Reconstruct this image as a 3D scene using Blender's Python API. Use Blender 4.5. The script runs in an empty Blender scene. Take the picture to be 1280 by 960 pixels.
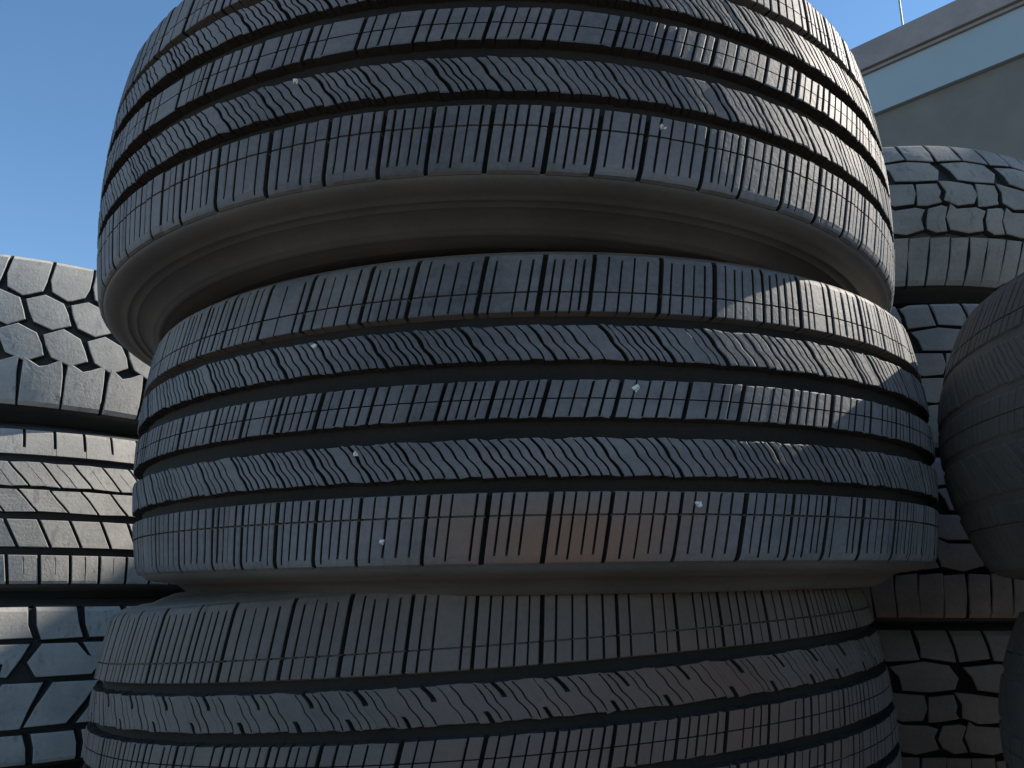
import bpy, math, random
import numpy as np
from mathutils import Matrix, Vector, Euler

rad = math.radians
sc = bpy.context.scene
col = sc.collection

# ------------------------------------------------------------------ helpers
class Acc:
    """collects vertices and faces of one mesh"""
    def __init__(self):
        self.V = []; self.F = []; self.n = 0; self.smooth = []; self.mi = []
    def add(self, verts, faces, smooth=False, mi=None):
        self.V.append(np.asarray(verts, dtype=np.float64))
        self.F.extend([tuple(int(i) + self.n for i in f) for f in faces])
        self.smooth.extend([smooth] * len(faces))
        self.mi.extend(mi if mi is not None else [0]*len(faces))
        self.n += len(verts)
    def grid(self, P, closed_cols, smooth=False, flip=False, mi=None):
        """P[c, r, 3] -> quads; columns may wrap around"""
        C_, R_ = P.shape[:2]
        idx = np.arange(C_ * R_).reshape(C_, R_) + self.n
        a = idx if closed_cols else idx[:-1]
        b = np.roll(idx, -1, 0) if closed_cols else idx[1:]
        q = np.stack([a[:, :-1], b[:, :-1], b[:, 1:], a[:, 1:]], -1).reshape(-1, 4)
        if flip:
            q = q[:, ::-1]
        self.V.append(P.reshape(-1, 3))
        self.F.extend(map(tuple, q.tolist()))
        self.smooth.extend([smooth] * len(q))
        self.mi.extend(mi if mi is not None else [0]*len(q))
        self.n += C_ * R_
    def build(self, name, mat, parent=None):
        me = bpy.data.meshes.new(name)
        V = np.concatenate(self.V)
        me.from_pydata(V.tolist(), [], self.F)
        me.polygons.foreach_set('use_smooth', self.smooth)
        for x in (mat if isinstance(mat, (tuple, list)) else (mat,)): me.materials.append(x)
        me.polygons.foreach_set('material_index', self.mi)
        me.update()
        o = bpy.data.objects.new(name, me)
        col.objects.link(o)
        if parent:
            o.parent = parent
        return o

def tag(o, label=None, cat=None, group=None, kind=None):
    if label: o['label'] = label
    if cat: o['category'] = cat
    if group: o['group'] = group
    if kind: o['kind'] = kind
    return o

def empty(name, loc=(0, 0, 0), rot=(0, 0, 0)):
    o = bpy.data.objects.new(name, None)
    o.empty_display_size = 0.1
    o.location = loc; o.rotation_euler = rot
    col.objects.link(o)
    return o

def copy_tree(src, loc, rot, label, group=None):
    r = src.copy(); col.objects.link(r)
    r.location = loc; r.rotation_euler = rot
    r['label'] = label
    if group: r['group'] = group
    for ch in list(src.children):
        c = ch.copy(); col.objects.link(c); c.parent = r
    return r

def box(acc, p0, ax, ay, az):
    """box from a corner and three edge vectors"""
    p0, ax, ay, az = map(np.asarray, (p0, ax, ay, az))
    v = [p0, p0+ax, p0+ax+ay, p0+ay, p0+az, p0+ax+az, p0+ax+ay+az, p0+ay+az]
    acc.add(v, [(0,3,2,1),(4,5,6,7),(0,1,5,4),(1,2,6,5),(2,3,7,6),(3,0,4,7)])

# ------------------------------------------------------------------ materials
def mat_rubber(name, dark, dust, amount, rough=0.62, painted_glow=None, scale=7.0, seed=0.0, bump=0.35, spec=.5, speck=0.0):
    m = bpy.data.materials.new(name); m.use_nodes = True
    nt = m.node_tree; N = nt.nodes; L = nt.links
    b = N['Principled BSDF']
    tc = N.new('ShaderNodeTexCoord')
    mp = N.new('ShaderNodeMapping'); mp.inputs['Location'].default_value = (seed, seed*1.7, seed*.6)
    L.new(tc.outputs['Object'], mp.inputs['Vector'])
    n1 = N.new('ShaderNodeTexNoise'); n1.inputs['Scale'].default_value = scale; n1.inputs['Detail'].default_value = 6; n1.inputs['Roughness'].default_value = .65
    n2 = N.new('ShaderNodeTexNoise'); n2.inputs['Scale'].default_value = 260; n2.inputs['Detail'].default_value = 4; n2.inputs['Roughness'].default_value = .7
    # streaks that run round the tyre: squeeze the noise along the axle
    mp3 = N.new('ShaderNodeMapping'); mp3.inputs['Scale'].default_value = (9, 9, 120)
    n3 = N.new('ShaderNodeTexNoise'); n3.inputs['Scale'].default_value = 1.0; n3.inputs['Detail'].default_value = 3
    L.new(mp.outputs[0], n1.inputs['Vector']); L.new(mp.outputs[0], n2.inputs['Vector'])
    L.new(mp.outputs[0], mp3.inputs['Vector']); L.new(mp3.outputs[0], n3.inputs['Vector'])
    r1 = N.new('ShaderNodeMapRange'); r1.inputs[1].default_value = .38; r1.inputs[2].default_value = .63
    L.new(n1.outputs['Fac'], r1.inputs[0])
    r2 = N.new('ShaderNodeMapRange'); r2.inputs[1].default_value = .3; r2.inputs[2].default_value = .7
    L.new(n2.outputs['Fac'], r2.inputs[0])
    def math_(op, a, bb):
        k = N.new('ShaderNodeMath'); k.operation = op; k.use_clamp = True
        for i, x in enumerate((a, bb)):
            if isinstance(x, (int, float)): k.inputs[i].default_value = x
            else: L.new(x, k.inputs[i])
        return k.outputs[0]
    f = math_('MULTIPLY', r1.outputs[0], .55)
    f = math_('ADD', f, math_('MULTIPLY', r2.outputs[0], .30))
    f = math_('ADD', f, math_('MULTIPLY', n3.outputs['Fac'], .35))
    f = math_('MULTIPLY', f, amount)
    if speck:        # small scuffs and nicks where the dust is rubbed off
        n4 = N.new('ShaderNodeTexNoise'); n4.inputs['Scale'].default_value = 120; n4.inputs['Detail'].default_value = 3
        mp4 = N.new('ShaderNodeMapping'); mp4.inputs['Rotation'].default_value = (.4, .3, .5); mp4.inputs['Scale'].default_value = (1, 1, .5)
        L.new(mp.outputs[0], mp4.inputs['Vector']); L.new(mp4.outputs[0], n4.inputs['Vector'])
        r4 = N.new('ShaderNodeMapRange'); r4.inputs[1].default_value = .60; r4.inputs[2].default_value = .68; r4.inputs[3].default_value = 1; r4.inputs[4].default_value = 1-speck
        L.new(n4.outputs['Fac'], r4.inputs[0])
        f = math_('MULTIPLY', f, r4.outputs[0])
    mx = N.new('ShaderNodeMix'); mx.data_type = 'RGBA'
    mx.inputs[6].default_value = (*dark, 1); mx.inputs[7].default_value = (*dust, 1)
    L.new(f, mx.inputs[0])
    out = mx.outputs[2]
    if painted_glow:  # soft patches of reddish glow painted into the base colour
        for (p, radii, colr, amt) in painted_glow:
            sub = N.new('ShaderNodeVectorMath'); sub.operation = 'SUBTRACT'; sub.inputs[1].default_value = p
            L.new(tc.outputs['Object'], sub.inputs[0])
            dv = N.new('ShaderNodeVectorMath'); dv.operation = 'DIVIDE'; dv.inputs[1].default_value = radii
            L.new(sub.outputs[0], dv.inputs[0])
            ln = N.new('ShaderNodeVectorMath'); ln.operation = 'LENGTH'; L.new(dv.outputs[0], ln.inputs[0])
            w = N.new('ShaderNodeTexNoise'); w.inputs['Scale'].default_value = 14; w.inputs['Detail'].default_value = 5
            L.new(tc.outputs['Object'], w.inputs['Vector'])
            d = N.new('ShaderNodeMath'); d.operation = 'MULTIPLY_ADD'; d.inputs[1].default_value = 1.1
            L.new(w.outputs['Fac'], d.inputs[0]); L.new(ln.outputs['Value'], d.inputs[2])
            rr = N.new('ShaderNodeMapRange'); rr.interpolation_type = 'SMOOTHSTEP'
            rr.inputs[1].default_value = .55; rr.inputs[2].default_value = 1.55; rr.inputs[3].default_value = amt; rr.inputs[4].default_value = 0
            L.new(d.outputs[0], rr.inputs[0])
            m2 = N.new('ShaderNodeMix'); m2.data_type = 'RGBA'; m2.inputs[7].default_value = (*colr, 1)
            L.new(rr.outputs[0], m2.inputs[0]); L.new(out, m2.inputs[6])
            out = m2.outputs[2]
    L.new(out, b.inputs['Base Color'])
    ro = N.new('ShaderNodeMapRange'); ro.inputs[3].default_value = rough-.12; ro.inputs[4].default_value = rough+.14
    L.new(n1.outputs['Fac'], ro.inputs[0]); L.new(ro.outputs[0], b.inputs['Roughness'])
    b.inputs['Specular IOR Level'].default_value = spec
    b.inputs['Diffuse Roughness'].default_value = 1.0
    bp = N.new('ShaderNodeBump'); bp.inputs['Strength'].default_value = bump; bp.inputs['Distance'].default_value = .0012
    L.new(n2.outputs['Fac'], bp.inputs['Height']); L.new(bp.outputs[0], b.inputs['Normal'])
    return m

def mat_plain(name, c1, c2, rough, scale, bump=.1, dist=.004, detail=8, metallic=0):
    m = bpy.data.materials.new(name); m.use_nodes = True
    nt = m.node_tree; N = nt.nodes; L = nt.links
    b = N['Principled BSDF']
    tc = N.new('ShaderNodeTexCoord')
    n1 = N.new('ShaderNodeTexNoise'); n1.inputs['Scale'].default_value = scale; n1.inputs['Detail'].default_value = detail; n1.inputs['Roughness'].default_value = .7
    L.new(tc.outputs['Object'], n1.inputs['Vector'])
    rp = N.new('ShaderNodeMapRange'); rp.inputs[1].default_value = .3; rp.inputs[2].default_value = .7
    L.new(n1.outputs['Fac'], rp.inputs[0])
    mx = N.new('ShaderNodeMix'); mx.data_type = 'RGBA'
    mx.inputs[6].default_value = (*c1, 1); mx.inputs[7].default_value = (*c2, 1)
    L.new(rp.outputs[0], mx.inputs[0]); L.new(mx.outputs[2], b.inputs['Base Color'])
    b.inputs['Roughness'].default_value = rough; b.inputs['Metallic'].default_value = metallic
    bp = N.new('ShaderNodeBump'); bp.inputs['Strength'].default_value = bump; bp.inputs['Distance'].default_value = dist
    L.new(n1.outputs['Fac'], bp.inputs['Height']); L.new(bp.outputs[0], b.inputs['Normal'])
    return m

# ------------------------------------------------------------------ tyre geometry
# local frame: axle = z, a point is (r sin a, -r cos a, v); the root Empty sits at the tyre's lower face
class Tyre:
    def __init__(self, R, tread_half, section_half, rim, k=1.14, seed=1):
        self.R, self.tw, self.hs, self.rim, self.k = R, tread_half, section_half, rim, k
        self.rng = np.random.default_rng(seed)
        self.tread = Acc()
        self.lip = False
    def crown(self, v):
        return self.R - self.k * v * v
    def pos(self, u, v, h):
        """u metres round the circumference, v across, h height over the crown"""
        u, v, h = np.broadcast_arrays(u, v, h)
        a = u / self.R
        r = self.crown(np.clip(v, -self.tw, self.tw)) + h
        return np.stack([r*np.sin(a), -r*np.cos(a), v + self.hs], -1)
    def floor(self, depth, seg=300):
        v = np.linspace(-self.tw-.003, self.tw+.003, 17)
        u = np.linspace(0, 2*math.pi*self.R, seg, endpoint=False)
        P = self.pos(u[:, None], v[None, :], -depth)
        self.tread.grid(P, True, True, mi=[1]*(seg*16))
    def rib(self, v0, v1, slots, path, depth, rows=7, thin=(), shoulder=0, jit=.0002, edge=.0006, draft=.0012, wav=None):
        """slots: list of (u, width, depth, t0, t1); path(t) -> sideways offset in metres"""
        rng = self.rng
        circ = 2*math.pi*self.R
        slots = sorted(slots)
        # rows: (v, row height, t)
        V = []; H = []
        def row(v, h): V.append(v); H.append(h)
        W = v1 - v0
        if shoulder == -1:
            row(v0-.0030, -.012); row(v0-.0032, -.0034); row(v0-.0018, -.0018); row(v0-.0004, -.0008); row(v0+.002, -.0001)
        else:
            row(v0-draft, -depth); row(v0, -edge*.8); row(v0+edge*.9, 0)
        inner = list(np.linspace(v0+.0022, v1-.0022, rows))
        for g, gw, gd in thin:
            inner = [x for x in inner if abs(x-g) > gw*1.3]
        ev = [(x, 0.0) for x in inner]
        for g, gw, gd in thin:
            ev += [(g-gw/2-1e-6, 0.0), (g-gw/2, -gd), (g+gw/2, -gd), (g+gw/2+1e-6, 0.0)]
        for x, h in sorted(ev): row(x, h)
        if shoulder == 1:
            row(v1-.002, -.0001); row(v1+.0004, -.0008); row(v1+.0018, -.0018); row(v1+.0032, -.0034); row(v1+.0030, -.012)
        else:
            row(v1-edge*.9, 0); row(v1, -edge*.8); row(v1+draft, -depth)
        V = np.array(V); H = np.array(H); T = (V - v0)/W
        nrow = len(V)
        off = path(np.clip(T, -.15, 1.15))
        cols_u = []; cols_h = []; land = []; rng_t = []
        for i, (u, w, d, t0, t1) in enumerate(slots):
            ch = .0004 if w < .0015 else .0008
            cols_u += [u-w/2-ch, u-w/2, u-w/2, u+w/2, u+w/2, u+w/2+ch]
            cols_h += [0, -ch*.6, -d, -d, -ch*.6, 0]
            land += [i, i, -1, -1, i+1, i+1]
            rng_t += [(t0, t1)]*6
        land = [0 if x == len(slots) else x for x in land]
        U = np.array(cols_u); CH = np.array(cols_h); land = np.array(land); RT = np.array(rng_t)
        J = rng.normal(0, jit, len(slots)); TILT = rng.normal(0, jit*.6, len(slots))
        jc = np.where(land >= 0, J[land], 0); jt = np.where(land >= 0, TILT[land], 0)
        hh = np.where((T[None, :] >= RT[:, :1]) & (T[None, :] <= RT[:, 1:]), CH[:, None], 0.0)
        hh = np.minimum(hh, 0) + np.where(CH[:, None] > -.002, jc[:, None] + jt[:, None]*np.clip(T-.5, -.5, .5)[None, :], 0)*(H > -.003)[None, :]
        top = (H > -.005) if shoulder == 0 else (H > -.031)
        # slots fade out down the shoulder
        fade = np.where(H < -.008, .0, np.where(H < -.003, .35, 1.0)) if shoulder else np.ones(len(H))
        hgt = np.where(top[None, :], np.minimum(hh*fade[None, :] + H[None, :], H[None, :]+.001), H[None, :])
        uu = U[:, None] + off[None, :]
        vv = np.broadcast_to(V[None, :], uu.shape)
        if wav is not None:      # ragged rib edge
            vv = vv + wav(uu)
        if shoulder == 0:        # chipped edges
            chip = np.repeat(rng.normal(0, .00022, (len(U)//3+1, nrow)), 3, 0)[:len(U)]
            vv = vv + chip*(np.abs(T-.5) > .42)[None, :]
        P = self.pos(uu, vv, hgt)
        # worn running surface (0) or unworn rubber inside the grooves and sipes (1)
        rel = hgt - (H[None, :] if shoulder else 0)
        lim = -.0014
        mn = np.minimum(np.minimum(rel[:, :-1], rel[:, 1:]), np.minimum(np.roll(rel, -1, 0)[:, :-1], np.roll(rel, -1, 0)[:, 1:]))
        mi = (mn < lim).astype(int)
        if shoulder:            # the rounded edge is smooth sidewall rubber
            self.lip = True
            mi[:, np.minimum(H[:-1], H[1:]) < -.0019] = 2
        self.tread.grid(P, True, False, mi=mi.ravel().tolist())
    def blocks(self, polys, npitch, depth, draft=.0025, ch=.0011, jit=.0002, wob=.0006):
        """closed outlines (u, v) inside one pitch of length circ/npitch, u given as a fraction of the pitch"""
        rng = self.rng
        pl = 2*math.pi*self.R/npitch
        for k in range(npitch):
            for poly in polys:
                p = np.array([(k*pl + u*pl, v) for u, v in poly])
                # orientation ccw in (u, v)
                A = np.sum(p[:, 0]*np.roll(p[:, 1], -1) - np.roll(p[:, 0], -1)*p[:, 1])
                if A < 0: p = p[::-1]
                p = p + rng.normal(0, wob, p.shape)
                p[:, 1] = np.clip(p[:, 1], -self.tw, self.tw)
                q = []
                for i in range(len(p)):
                    a, b = p[i], p[(i+1) % len(p)]
                    n = max(1, int(np.linalg.norm(b-a)/.011))
                    for j in range(n): q.append(a + (b-a)*j/n)
                q = np.array(q); n = len(q)
                d = np.roll(q, -1, 0) - q
                nrm = np.stack([d[:, 1], -d[:, 0]], -1); nrm /= np.linalg.norm(nrm, axis=1)[:, None]+1e-12
                vn = nrm + np.roll(nrm, 1, 0); vn /= np.maximum(np.sum(vn*nrm, 1), .45)[:, None]
                hj = rng.normal(0, jit)
                out = np.abs(q[:, 1]) > self.tw - .0015
                base = q + vn*draft
                bh = np.where(out, -.026, -depth)
                base[:, 1] = np.where(out, np.sign(q[:, 1])*(self.tw+.0075), base[:, 1])
                mid = q.copy(); mh = np.where(out, -.006, -ch)
                mid[:, 1] = np.where(out, np.sign(q[:, 1])*(self.tw+.0045), mid[:, 1])
                top = q - vn*np.where(out, .001, ch)[:, None]
                c = q.mean(0)
                L0 = self.pos(base[:, 0], base[:, 1], bh)
                L1 = self.pos(mid[:, 0], mid[:, 1], mh+hj)
                L2 = self.pos(top[:, 0], top[:, 1], np.full(n, hj))
                in3 = c + (top-c)*.45
                L3 = self.pos(in3[:, 0], in3[:, 1], np.full(n, hj))
                C0 = self.pos(np.array([c[0]]), np.array([c[1]]), np.array([hj]))
                vs = np.concatenate([L0, L1, L2, L3, C0])
                F = []
                for i in range(n):
                    j = (i+1) % n
                    F += [(i, j, n+j, n+i), (n+i, n+j, 2*n+j, 2*n+i), (2*n+i, 2*n+j, 3*n+j, 3*n+i), (3*n+i, 3*n+j, 4*n)]
                mi = []
                for i in range(n):
                    mi += [2 if (out[i] and out[(i+1) % n]) else 1, 0, 0, 0]
                self.tread.add(vs, F, mi=mi)
    def sidewall(self, s):
        """one sidewall from the shoulder to the bead; s = +1 upper, -1 lower"""
        R, tw, hs, rim = self.R, self.tw, self.hs, self.rim
        rs = self.crown(tw)
        H = rs - rim
        pts = [(rs-.012, tw+.0060), (rs-.021, tw+.0080), (rs-.029, tw+max(.0085, (hs-tw)*.5))]
        if self.lip:     # ribbed treads: a smooth rounded edge joins the tread
            pts = [(rs-.0040, tw+.0026), (rs-.0042, tw+.0036), (rs-.0068, tw+.0056), (rs-.0105, tw+.0072), (rs-.016, tw+.0083), (rs-.0215, tw+.0088), (rs-.0220, tw+.0094), (rs-.0235, tw+.0095), (rs-.0242, tw+.0092), (rs-.029, tw+max(.0098, (hs-tw)*.5)), (rs-.0295, tw+max(.0098, (hs-tw)*.5)+.0006), (rs-.031, tw+max(.0098, (hs-tw)*.5)+.0007), (rs-.0316, tw+max(.0102, (hs-tw)*.52))]
        # bulge with moulded rings
        prof = lambda t: hs - (hs-tw+.012)*abs((t-.36)/.64)**2.2 if t > .36 else hs - (hs-tw)*.40*((.36-t)/.16)**1.6
        for t in np.linspace(.30, .90, 41):
            b = 0
            for c0, wd, hh in ((.345, .010, .0011), (.50, .006, .0007), (.66, .006, .0007), (.80, .02, .0022), (.86, .008, .0010)):
                if abs(t-c0) < wd: b = hh
            pts.append((rs - t*H, prof(t)+b))
        e = prof(.90)
        pts += [(rim+.006, e-.006), (rim+.001, e-.012), (rim, e-.020), (rim+.004, e-.026)]
        a = np.linspace(0, 2*math.pi, 240, endpoint=False)
        P = np.zeros((240, len(pts), 3))
        for j, (r, v) in enumerate(pts):
            P[:, j] = np.stack([r*np.sin(a), -r*np.cos(a), np.full_like(a, s*v+hs)], -1)
        acc = Acc(); acc.grid(P, True, True, flip=(s < 0))
        return acc
    def liner(self):
        R, tw, hs, rim = self.R, self.tw, self.hs, self.rim
        rs = self.crown(tw); H = rs-rim
        e = hs - .028
        half = [(rim+.004, e-.012), (rim+H*.3, hs-.012), (rim+H*.6, hs-.012), (rs-.03, tw-.012), (R-.020, tw*.6), (R-.018, 0)]
        pts = half + [(r, -v) for r, v in half[-2::-1]]
        a = np.linspace(0, 2*math.pi, 120, endpoint=False)
        P = np.zeros((120, len(pts), 3))
        for j, (r, v) in enumerate(pts):
            P[:, j] = np.stack([r*np.sin(a), -r*np.cos(a), np.full_like(a, v+hs)], -1)
        acc = Acc(); acc.grid(P, True, True)
        return acc
    def finish(self, m_tread, m_side, m_liner):
        root = empty('tyre')
        self.tread.build('tread', m_tread, root)
        self.sidewall(1).build('sidewall', m_side, root)
        self.sidewall(-1).build('sidewall', m_side, root)
        self.liner().build('inner_liner', m_liner, root)
        return root

def place(root, c, tx, ty, hs):
    """put a tyre's centre at c, tilted"""
    e = Euler((tx, ty, 0))
    base = Vector(c) + e.to_matrix() @ Vector((0, 0, -hs))
    root.location = base; root.rotation_euler = e

def pitches(R, mean, rng, sizes=(.84, 1.0, 1.18)):
    circ = 2*math.pi*R
    n = int(circ/mean)
    s = rng.choice(sizes, n)
    s = s*circ/s.sum()
    return np.concatenate([[0], np.cumsum(s)[:-1]]), s

def tri(x):
    return 2*np.abs(2*(x-np.floor(x+.5)))-1

def highway_tyre(R, tw, hs, rim, layout, seed, mats, pitch=.036, k=1.14, dashes=False, wear=1.0):
    """touring tread: ribs with many sipes. layout: list of (v0, v1, kind)"""
    t = Tyre(R, tw, hs, rim, k, seed)
    rng = t.rng
    t.floor(.0075*wear)
    for v0, v1, kind in layout:
        st, ln = pitches(R, pitch, rng)
        W = v1-v0
        slots = []
        for a, l in zip(st, ln):
            if kind in ('top', 'bottom'):
                slots.append((a, .0027, .0062, -1, 2))
                n = 5
                for i in range(1, n):
                    t0, t1 = (-.02, .93) if kind == 'top' else (.07, 1.02)
                    slots.append((a+l*i/n+rng.normal(0, .0004), .0013, .0038, t0+rng.uniform(-.04, .05), t1+rng.uniform(-.05, .04)))
            elif kind == 'wave':
                if dashes:
                    slots.append((a, .0026, .0055, -1, .30)); slots.append((a+l*.5, .0026, .0055, .68, 2))
                    for f in (.17, .33, .67, .83): slots.append((a+l*f, .0009, .003, .05, .95))
                else:
                    slots.append((a, .0023, .0058, -1, 2))
                    for i in range(1, 6): slots.append((a+l*i/6+rng.normal(0, .0004), .0012+.0003*(i == 3), .004, -1 if i != 2 else .1, 2 if i != 4 else .9))
            else:
                slots.append((a, .0025, .006, -1, 2))
                for i in range(1, 5): slots.append((a+l*i/5+rng.normal(0, .0004), .0013, .004, -1 if i % 2 else .06, 2 if i % 3 else .94))
        # uneven wear: widths differ and some fine cuts have closed up
        slots = [(a, w*rng.uniform(.85, 1.3), max(d*wear, .0007), p, q) for a, w, d, p, q in slots if w > .0016 or rng.random() > .05]
        if kind == 'top':
            g = v0+.0128
            t.rib(v0, v1, slots, lambda T: .0065*(T-.5), .0078*wear, 5, thin=((g, .0011, .003),), shoulder=1)
        elif kind == 'bottom':
            g = v1-.0128
            t.rib(v0, v1, slots, lambda T: .0060*(T-.5), .0078*wear, 5, thin=((g, .0011, .003),), shoulder=-1)
        elif kind == 'wave':
            amp = .00065
            def saw(uu, st=st, ln=ln):      # the edges of the wavy ribs step at each cross cut
                x = np.mod(uu, 2*math.pi*R)
                i = np.clip(np.searchsorted(st, x, 'right')-1, 0, len(st)-1)
                return .0010*((x-st[i])/ln[i]-.5)
            t.rib(v0, v1, slots, lambda T: -.76*W*(T-.5) + amp*tri(T*2.0), .0078*wear, 9, wav=saw)
        else:
            t.rib(v0, v1, slots, lambda T: .30*W*(T-.5), .0078*wear, 6, thin=(((v0+v1)/2, .0008, .0018),))
    return t.finish(*mats)

# ------------------------------------------------------------------ the materials
M_liner = mat_rubber('liner_rubber', (.012, .012, .013), (.03, .029, .027), .6, .7)
M_side = mat_rubber('sidewall_rubber', (.052, .048, .045), (.145, .130, .117), .75, .58, scale=5, seed=3, bump=.15)
M_t1 = mat_rubber('tread_rubber_upper', (.046, .051, .061), (.245, .252, .268), .85, .66, spec=.32, seed=1, scale=4.5)
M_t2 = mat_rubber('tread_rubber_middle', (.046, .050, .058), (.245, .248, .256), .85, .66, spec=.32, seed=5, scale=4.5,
                  painted_glow=[((.015, -.36, .03), (.14, .14, .05), (.26, .135, .08), .8)])  # orange glow on the lower front ribs, painted into the rubber colour
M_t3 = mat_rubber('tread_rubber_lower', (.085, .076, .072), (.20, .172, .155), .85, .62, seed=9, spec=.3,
                  painted_glow=[((.14, -.33, .12), (.26, .18, .14), (.18, .098, .07), .75)])  # wide reddish glow right of centre, painted into the rubber colour
M_dust = mat_rubber('tread_rubber_dusty', (.32, .315, .30), (.57, .55, .51), .95, .75, seed=12, scale=11, bump=.6, spec=.3, speck=.8)
M_dust2 = mat_rubber('tread_rubber_weathered', (.14, .14, .138), (.30, .295, .28), .95, .7, seed=15, scale=10, bump=.6, spec=.35, speck=.6)
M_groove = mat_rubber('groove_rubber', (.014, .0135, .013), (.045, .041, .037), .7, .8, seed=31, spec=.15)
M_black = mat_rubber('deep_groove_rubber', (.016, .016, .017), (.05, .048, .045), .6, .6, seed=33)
M_low = mat_rubber('tread_rubber_brownish', (.13, .118, .11), (.28, .255, .235), .95, .7, seed=17, scale=8, bump=.5, spec=.3)
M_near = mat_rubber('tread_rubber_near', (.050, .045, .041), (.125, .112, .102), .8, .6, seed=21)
M_side2 = mat_rubber('sidewall_rubber_old', (.028, .028, .030), (.08, .077, .072), .8, .62, seed=8, bump=.2)

# ------------------------------------------------------------------ the middle stack
RIM = .216
lay = [(.0542, .0915, 'top'), (.0234, .0452, 'wave'), (-.0112, .0112, 'mid'), (-.0452, -.0234, 'wave'), (-.0915, -.0542, 'bottom')]
HS = .111
G1 = 'used tyres in the middle stack'
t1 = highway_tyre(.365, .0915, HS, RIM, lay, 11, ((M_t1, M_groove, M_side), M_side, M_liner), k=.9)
place(t1, (-.0137, .7936, .3269), rad(-1.07), rad(-.56), HS)
tag(t1, 'big ribbed black tyre topmost in the middle stack, its underside sidewall showing', 'tyre', G1)
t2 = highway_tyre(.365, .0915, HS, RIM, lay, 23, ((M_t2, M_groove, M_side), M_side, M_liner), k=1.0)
place(t2, (.0189, .8376, .1212), rad(1.21), rad(-.83), HS)
tag(t2, 'ribbed black tyre second in the middle stack, sunlit patch on its right edge', 'tyre', G1)
lay3 = [(.065, .112, 'top'), (.035, .057, 'wave'), (.004, .027, 'mid'), (-.027, -.004, 'mid'), (-.057, -.035, 'wave'), (-.112, -.065, 'bottom')]
HS3 = .128
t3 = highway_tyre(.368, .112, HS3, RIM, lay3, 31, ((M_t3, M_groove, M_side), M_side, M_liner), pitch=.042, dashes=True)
place(t3, (-.0165, .8909, -.106), rad(-.14), rad(-3.9), HS3)
tag(t3, 'dull dusty tyre, painted reddish glow, lowest in the middle stack, tilted up to the right', 'tyre', G1)

# ------------------------------------------------------------------ left stack
GL = 'all terrain tyres in the left stack'
LX, LY = -.90, 1.535
def hex_tyre():
    t = Tyre(.402, .108, .130, .22, 1.2, 41)
    t.floor(.011)
    g = .0035
    P = []
    rows = [(.030, 0.0), (-.026, .5)]
    for cv, sh in rows:
        # slanted hexagon: two upright-ish sides that lean, one apex up and one down
        P.append([(sh+.0-.05, cv+.017), (sh+.40-.05, cv+.0305), (sh+.84-.05, cv+.019), (sh+1.0-.07, cv-.0), (sh+.98+.05, cv-.017), (sh+.58+.05, cv-.0305), (sh+.14+.05, cv-.019), (sh+.03, cv+.0)])
    # shoulders: scalloped against the hexagons
    P.append([(.50, .066), (.86, .054), (.97, .056), (1.27, .066), (1.33, .083), (1.40, .108), (.47, .108), (.42, .088)])
    P.append([(.10, -.049), (.44, -.062), (.62, -.058), (.95, -.047), (1.00, -.075), (1.03, -.108), (.10, -.108), (.08, -.075)])
    P = [[(u, v*.9 if abs(v) < .09 else v) for u, v in p] for p in P]
    t.blocks(P, 43, .011, draft=.0015)
    return t.finish((M_dust, M_black, M_side2), M_side2, M_liner)
def slot_tyre():
    t = Tyre(.400, .108, .130, .22, 1.2, 43)
    rng = t.rng
    t.floor(.010)
    circ = 2*math.pi*.40
    n = 61; st = np.arange(n)*circ/n
    wav = lambda u: .0006*np.sin(u*90) + .0005*np.sin(u*211+1)
    S = lambda w, d, t0, t1: [(a+rng.normal(0, .0006), w, d, t0, t1) for a in st]
    def fine(t0, t1): return [(a+circ/n*f, .0009, .003, t0, t1) for a in st for f in (.5,)]
    t.rib(.0725, .108, S(.004, .008, .35, 2), lambda T: -.004*(T-.5), .0102, 5, shoulder=1, jit=.0003)
    t.rib(.0265, .061, S(.0035, .008, -1, 2)+fine(.3, .7), lambda T: -.030*(T-.5), .0102, 6, jit=.0003, wav=wav)
    t.rib(-.010, .0215, [(u+.014, w, d, a, b) for u, w, d, a, b in S(.0035, .008, -1, 2)], lambda T: -.028*(T-.5), .0102, 6, jit=.0003, wav=wav)
    t.rib(-.059, -.021, S(.0045, .008, -1, 2), lambda T: -.020*(T-.5), .0102, 6, jit=.0003)
    t.rib(-.108, -.0705, S(.0045, .008, -1, 2)+fine(.4, .9), lambda T: -.006*(T-.5), .0102, 5, shoulder=-1, jit=.0003)
    return t.finish((M_dust, M_black, M_side2), M_side2, M_liner)
def chunky_tyre(R=.402, hs=.1175, m=None, seed=47):
    t = Tyre(R, .100, hs, .22, 1.2, seed)
    t.floor(.012)
    P = []
    # shoulders
    for s0 in (0, .5):
        P.append([(s0+.03, .062), (s0+.45, .062), (s0+.40, .080), (s0+.38, .100), (s0-.04, .100), (s0-.02, .080)])
        P.append([(s0+.05, -.064), (s0+.47, -.064), (s0+.52, -.082), (s0+.55, -.1), (s0+.12, -.1), (s0+.10, -.082)])
    # interlocking centre blocks with diagonal grooves
    P.append([(.04, .054), (.40, .054), (.52, .036), (.70, .030), (.58, .010), (.02, .010), (-.08, .030)])
    P.append([(.47, .055), (.93, .054), (.86, .034), (.75, .012), (.68, .012), (.76, .027), (.57, .034)])
    P.append([(.20, .002), (.66, .002), (.56, -.024), (.38, -.054), (-.02, -.054), (.06, -.028)])
    P.append([(.73, .004), (1.10, .002), (1.00, -.030), (.94, -.056), (.48, -.055), (.62, -.028)])
    t.blocks(P, 19, .012, draft=.003)
    return t.finish((M_dust, M_black, M_side2), M_side2, M_liner)
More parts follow.
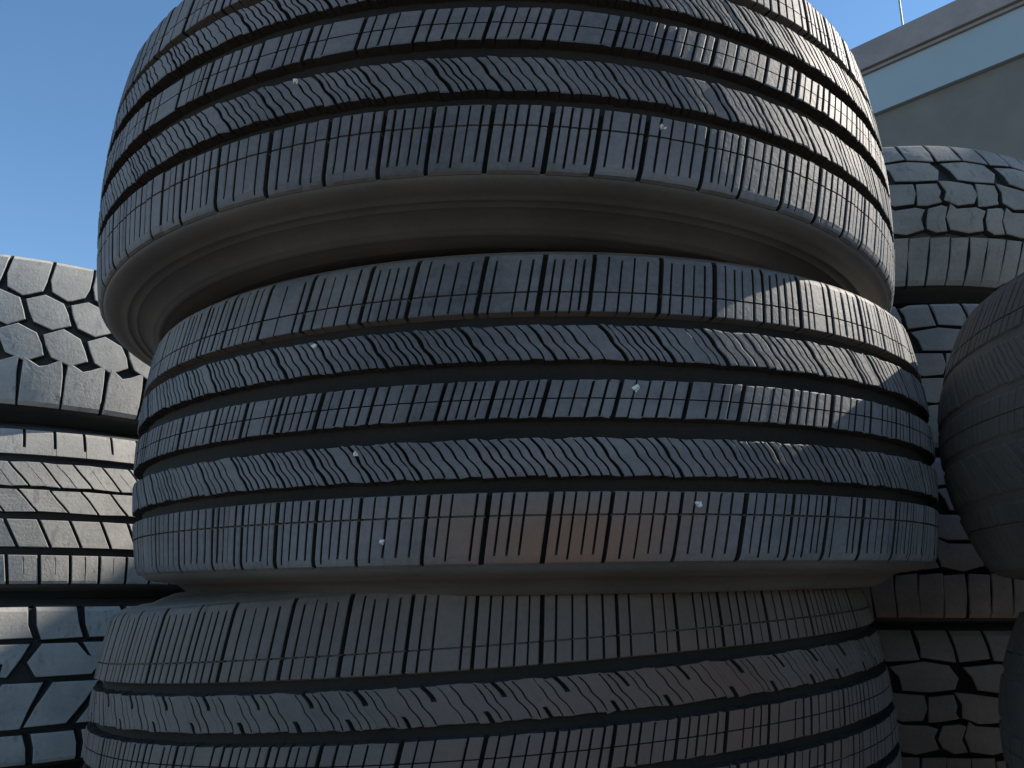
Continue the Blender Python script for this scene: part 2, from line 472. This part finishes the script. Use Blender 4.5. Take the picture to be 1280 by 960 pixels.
l1 = hex_tyre(); place(l1, (LX+.016, LY-.010, .393), rad(.6), rad(.8), .130)
tag(l1, 'dusty grey tyre with hexagonal tread blocks on top of the left stack', 'tyre', GL)
l2 = slot_tyre(); place(l2, (LX, LY, .131), rad(.3), rad(-.6), .130)
tag(l2, 'dusty tyre with slanted parallelogram tread blocks, middle of the left stack', 'tyre', GL)
l3 = chunky_tyre(); place(l3, (LX-.01, LY+.004, -.1165), rad(0), rad(-.4), .1175)
tag(l3, 'chunky big-block tyre at the bottom of the left stack', 'tyre', GL)

# ------------------------------------------------------------------ rear right stack
GR = 'all terrain tyres in the rear right stack'
def terrain_tyre(tw, hs, k, seed, mt, mg):
    t = Tyre(.402, tw, hs, .22, k, seed)
    t.floor(.010)
    P = []
    P.append([(.02, .070), (.47, .074), (.45, .088), (.42, .106), (-.03, .106), (.0, .090)])
    P.append([(.51, .074), (.97, .069), (.96, .088), (.93, .106), (.46, .106), (.49, .090)])
    P.append([(.05, .064), (.52, .069), (.86, .066), (.97, .050), (.90, .033), (.55, .030), (.20, .034), (.16, .050)])
    P.append([(-.10, .031), (.12, .029), (.48, .026), (.50, .010), (.44, -.006), (.14, -.008), (-.06, .000), (-.03, .015)])
    P.append([(.54, .026), (.86, .028), (.89, .014), (.86, .004), (.90, -.004), (.64, -.008), (.49, -.008)])
    P.append([(.02, -.006), (.12, -.012), (.46, -.011), (.62, -.014), (.55, -.028), (.58, -.042), (.30, -.048), (.0, -.044), (-.06, -.026)])
    P.append([(.67, -.012), (.90, -.009), (.97, -.012), (.90, -.028), (.96, -.044), (.78, -.047), (.62, -.041), (.60, -.028)])
    for a in (0, .34, .67):
        P.append([(a+.01, -.053), (a+.318, -.052), (a+.312, -.075), (a+.322, -.106), (a+.012, -.106), (a+.002, -.075)])
    P = [[(u, v*tw/.106) for u, v in p] for p in P]
    t.blocks(P, 30, .010, draft=.0012, wob=.0009)
    return t.finish((mt, mg, M_side2), M_side2, M_liner)
RX, RY = .60, 1.45
r1 = terrain_tyre(.105, .118, 3.2, 53, M_dust2, M_black); place(r1, (RX, RY, .522), rad(-1.5), rad(.4), .118)
tag(r1, 'weathered all-terrain tyre on top of the rear right stack, bright upper shoulder', 'tyre', GR)
zs = [(.291, 'weathered all-terrain tyre under the top one in the rear right stack', .012, .006),
      (.077, 'shaded all-terrain tyre in the gap beside the middle stack, second from the ground', -.010, -.01),
      (-.136, 'shaded all-terrain tyre at the bottom of the rear right stack', .008, .01)]
low = terrain_tyre(.094, .1065, 1.4, 59, M_low, M_groove)
for i, (z, lab, dx, dy) in enumerate(zs):
    loc = (RX+dx, RY+dy, z-.1065)
    if i == 0:
        low.location = loc; tag(low, lab, 'tyre', GR)
    else:
        copy_tree(low, loc, (0, 0, 1.1+2.3*i), lab, GR)

# ------------------------------------------------------------------ near right stack
GN = 'dark tyres in the near right stack'
layn = [(.058, .098, 'top'), (.020, .050, 'wave'), (-.013, .013, 'mid'), (-.050, -.020, 'wave'), (-.098, -.058, 'bottom')]
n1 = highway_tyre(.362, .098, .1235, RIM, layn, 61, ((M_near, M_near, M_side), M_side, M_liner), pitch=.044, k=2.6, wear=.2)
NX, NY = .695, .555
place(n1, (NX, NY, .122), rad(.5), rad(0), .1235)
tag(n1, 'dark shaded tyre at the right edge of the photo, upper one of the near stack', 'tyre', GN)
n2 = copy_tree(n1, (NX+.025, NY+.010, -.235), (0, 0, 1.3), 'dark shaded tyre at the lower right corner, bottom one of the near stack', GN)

# ------------------------------------------------------------------ ground
GZ = -.242
acc = Acc()
S = 1500
acc.add([(-S, -S, GZ), (S, -S, GZ), (S, S, GZ), (-S, S, GZ)], [(0, 1, 2, 3)])
M_ground = mat_plain('dusty_ground', (.12, .105, .09), (.21, .185, .16), .95, 9, .5, .01)
tag(acc.build('ground', M_ground), kind='structure')

# ------------------------------------------------------------------ building
M_wall = mat_plain('painted_block_wall', (.135, .132, .118), (.175, .17, .15), .85, 3, .1)
M_fascia = mat_plain('white_metal_fascia', (.27, .34, .37), (.32, .39, .42), .35, 1.2, .03)
M_coping = mat_plain('weathered_coping', (.20, .185, .18), (.30, .27, .26), .7, 4, .2)
M_soffit = mat_plain('soffit_board', (.24, .235, .215), (.28, .27, .25), .85, 2, .05)
d = np.array([-.696, .718, 0.]); nrm = np.array([-.718, -.696, 0.])   # along the wall, out of the wall
up = np.array([0, 0, 1.])
P0 = np.array([2.87, 4.07, 0.])                                        # foot of the eave line at the frame's edge
A, B = -2.5, 11.0
Ln = B-A
bd = empty('building', tuple(P0[:2]) + (GZ,))
def at(z): return P0 - np.array([P0[0], P0[1], GZ]) + d*A + up*z       # in the Empty's frame
z0, z1, z2 = 2.97, 3.255, 3.455
def part(name, mat, fn):
    a = Acc(); fn(a); return a.build(name, mat, bd)
def wall_fn(a):
    box(a, at(GZ) - nrm*.034 + d*.05, d*(Ln-.1), -nrm*7, up*(z0+.1-GZ))
part('wall', M_wall, wall_fn)
part('fascia', M_fascia, lambda a: box(a, at(z0), d*Ln, -nrm*.03, up*(z1-z0)))
def cop(a):
    box(a, at(z1+.025)+nrm*.045, d*Ln, -nrm*8.2, up*(z2-z1-.025))
    box(a, at(z1+.002)+nrm*.02, d*Ln, -nrm*8.1, up*.02)
part('roof', M_coping, cop)
tag(bd, 'low building with a pale blue fascia and brown roof edge at upper right', 'building')

# thin mast behind the roof
acc = Acc()
a = np.linspace(0, 2*math.pi, 12, endpoint=False)
for zz0, zz1, r0, r1 in ((3.456, 9.0, .008, .006),):
    Pm = np.zeros((12, 2, 3))
    Pm[:, 0] = np.stack([r0*np.cos(a), r0*np.sin(a), np.full(12, zz0)], -1)
    Pm[:, 1] = np.stack([r1*np.cos(a), r1*np.sin(a), np.full(12, zz1)], -1)
    acc.grid(Pm, True, True)
box(acc, (-.06, -.06, 3.456), (.12, 0, 0), (0, .12, 0), (0, 0, .012))
M_mast = mat_plain('mast_metal', (.22, .26, .31), (.26, .30, .35), .5, 5, .05)
mast = acc.build('antenna_mast', M_mast)
mast.location = (3.07, 5.65, 0)
tag(mast, 'thin grey mast standing on the roof against the sky', 'mast')

# ------------------------------------------------------------------ bits of grit caught in the tread
M_grit = mat_plain('pale_grit', (.50, .49, .46), (.75, .74, .71), .6, 300, .1)
CAMP = rad(14.48); FPX = 1043.8
def grit(px, py, root, R, tw, hs, k, label, size=.0017, seed=0):
    """a small stone sitting on the tread of the given tyre"""
    M = Matrix.LocRotScale(root.location, root.rotation_euler, None)
    Mi = M.inverted()
    u_, v_ = (px-640)/FPX, (480-py)/FPX
    dirw = Vector((u_, math.cos(CAMP)-v_*math.sin(CAMP), math.sin(CAMP)+v_*math.cos(CAMP)))
    o = Mi @ Vector((0, 0, 0)); dl = (Mi.to_3x3() @ dirw)
    s = .2
    while s < 1.5:
        p = o + dl*s
        v = p.z - hs
        if math.hypot(p.x, p.y) < R - k*v*v: break
        s += .0005
    rng = np.random.default_rng(seed)
    import bmesh
    bm = bmesh.new(); bmesh.ops.create_icosphere(bm, subdivisions=2, radius=size)
    for vv in bm.verts:
        vv.co *= 1 + rng.normal(0, .25)
    me = bpy.data.meshes.new('grit_stone'); bm.to_mesh(me); bm.free(); me.materials.append(M_grit)
    g = bpy.data.objects.new('grit_stone', me); col.objects.link(g)
    g.location = M @ p
    tag(g, label, 'grit stone', 'white grit caught in the tyre treads')
for i, (px, py, rt, hs_, lab) in enumerate((
    (370, 103, t1, HS, 'white grit speck on the upper left ribs of the topmost middle tyre'),
    (828, 160, t1, HS, 'white grit speck on the lower shoulder rib of the topmost middle tyre'),
    (393, 433, t2, HS, 'white grit speck at upper left on the second middle tyre'),
    (795, 485, t2, HS, 'white grit speck on the centre rib of the second middle tyre'),
    (445, 567, t2, HS, 'white grit speck on the wavy rib at left of the second middle tyre'),
    (477, 677, t2, HS, 'white grit speck on the lower left shoulder of the second middle tyre'),
    (873, 630, t2, HS, 'white grit speck on the lower right shoulder of the second middle tyre'))):
    grit(px, py, rt, .365, .0915, hs_, 1.14, lab, .0016 if i in (2, 4) else .002, i)

# ------------------------------------------------------------------ light, sky, camera
SUN_DIR = Vector((math.cos(rad(18.5)), math.sin(rad(18.5)), 0)).normalized()
EL = rad(35)
sd = Vector((SUN_DIR.x*math.cos(EL), SUN_DIR.y*math.cos(EL), math.sin(EL)))
sun = bpy.data.lights.new('sun', 'SUN'); sun.energy = 4.5; sun.angle = rad(.5); sun.color = (1, .91, .79)
so = bpy.data.objects.new('sun', sun); col.objects.link(so)
so.rotation_euler = (-sd).to_track_quat('-Z', 'Y').to_euler()
w = bpy.data.worlds.new('World'); sc.world = w; w.use_nodes = True
nt = w.node_tree
bg = nt.nodes['Background']
sky = nt.nodes.new('ShaderNodeTexSky'); sky.sky_type = 'NISHITA'; sky.sun_disc = False
sky.sun_elevation = EL; sky.sun_rotation = math.atan2(SUN_DIR.x, SUN_DIR.y)
sky.air_density = 1.0; sky.altitude = 800; sky.dust_density = .1; sky.ozone_density = 1.4
hs_ = nt.nodes.new('ShaderNodeHueSaturation'); hs_.inputs['Hue'].default_value = .496; hs_.inputs['Saturation'].default_value = 1.14; hs_.inputs['Value'].default_value = 1.0
nt.links.new(sky.outputs[0], hs_.inputs['Color']); nt.links.new(hs_.outputs[0], bg.inputs[0]); bg.inputs[1].default_value = .092

cam = bpy.data.cameras.new('camera'); cam.sensor_width = 36; cam.lens = 36*FPX/1280
cam.clip_start = .02; cam.clip_end = 5000
co = bpy.data.objects.new('camera', cam); col.objects.link(co)
co.rotation_euler = (rad(90)+CAMP, 0, 0)
sc.camera = co
sc.view_settings.view_transform = 'Standard'; sc.view_settings.look = 'None'
sc.view_settings.exposure = 1.12; sc.view_settings.gamma = 1; sc.view_settings.use_curve_mapping = False
sc.cycles.use_denoising = True
sc.render.filter_size = 2.6
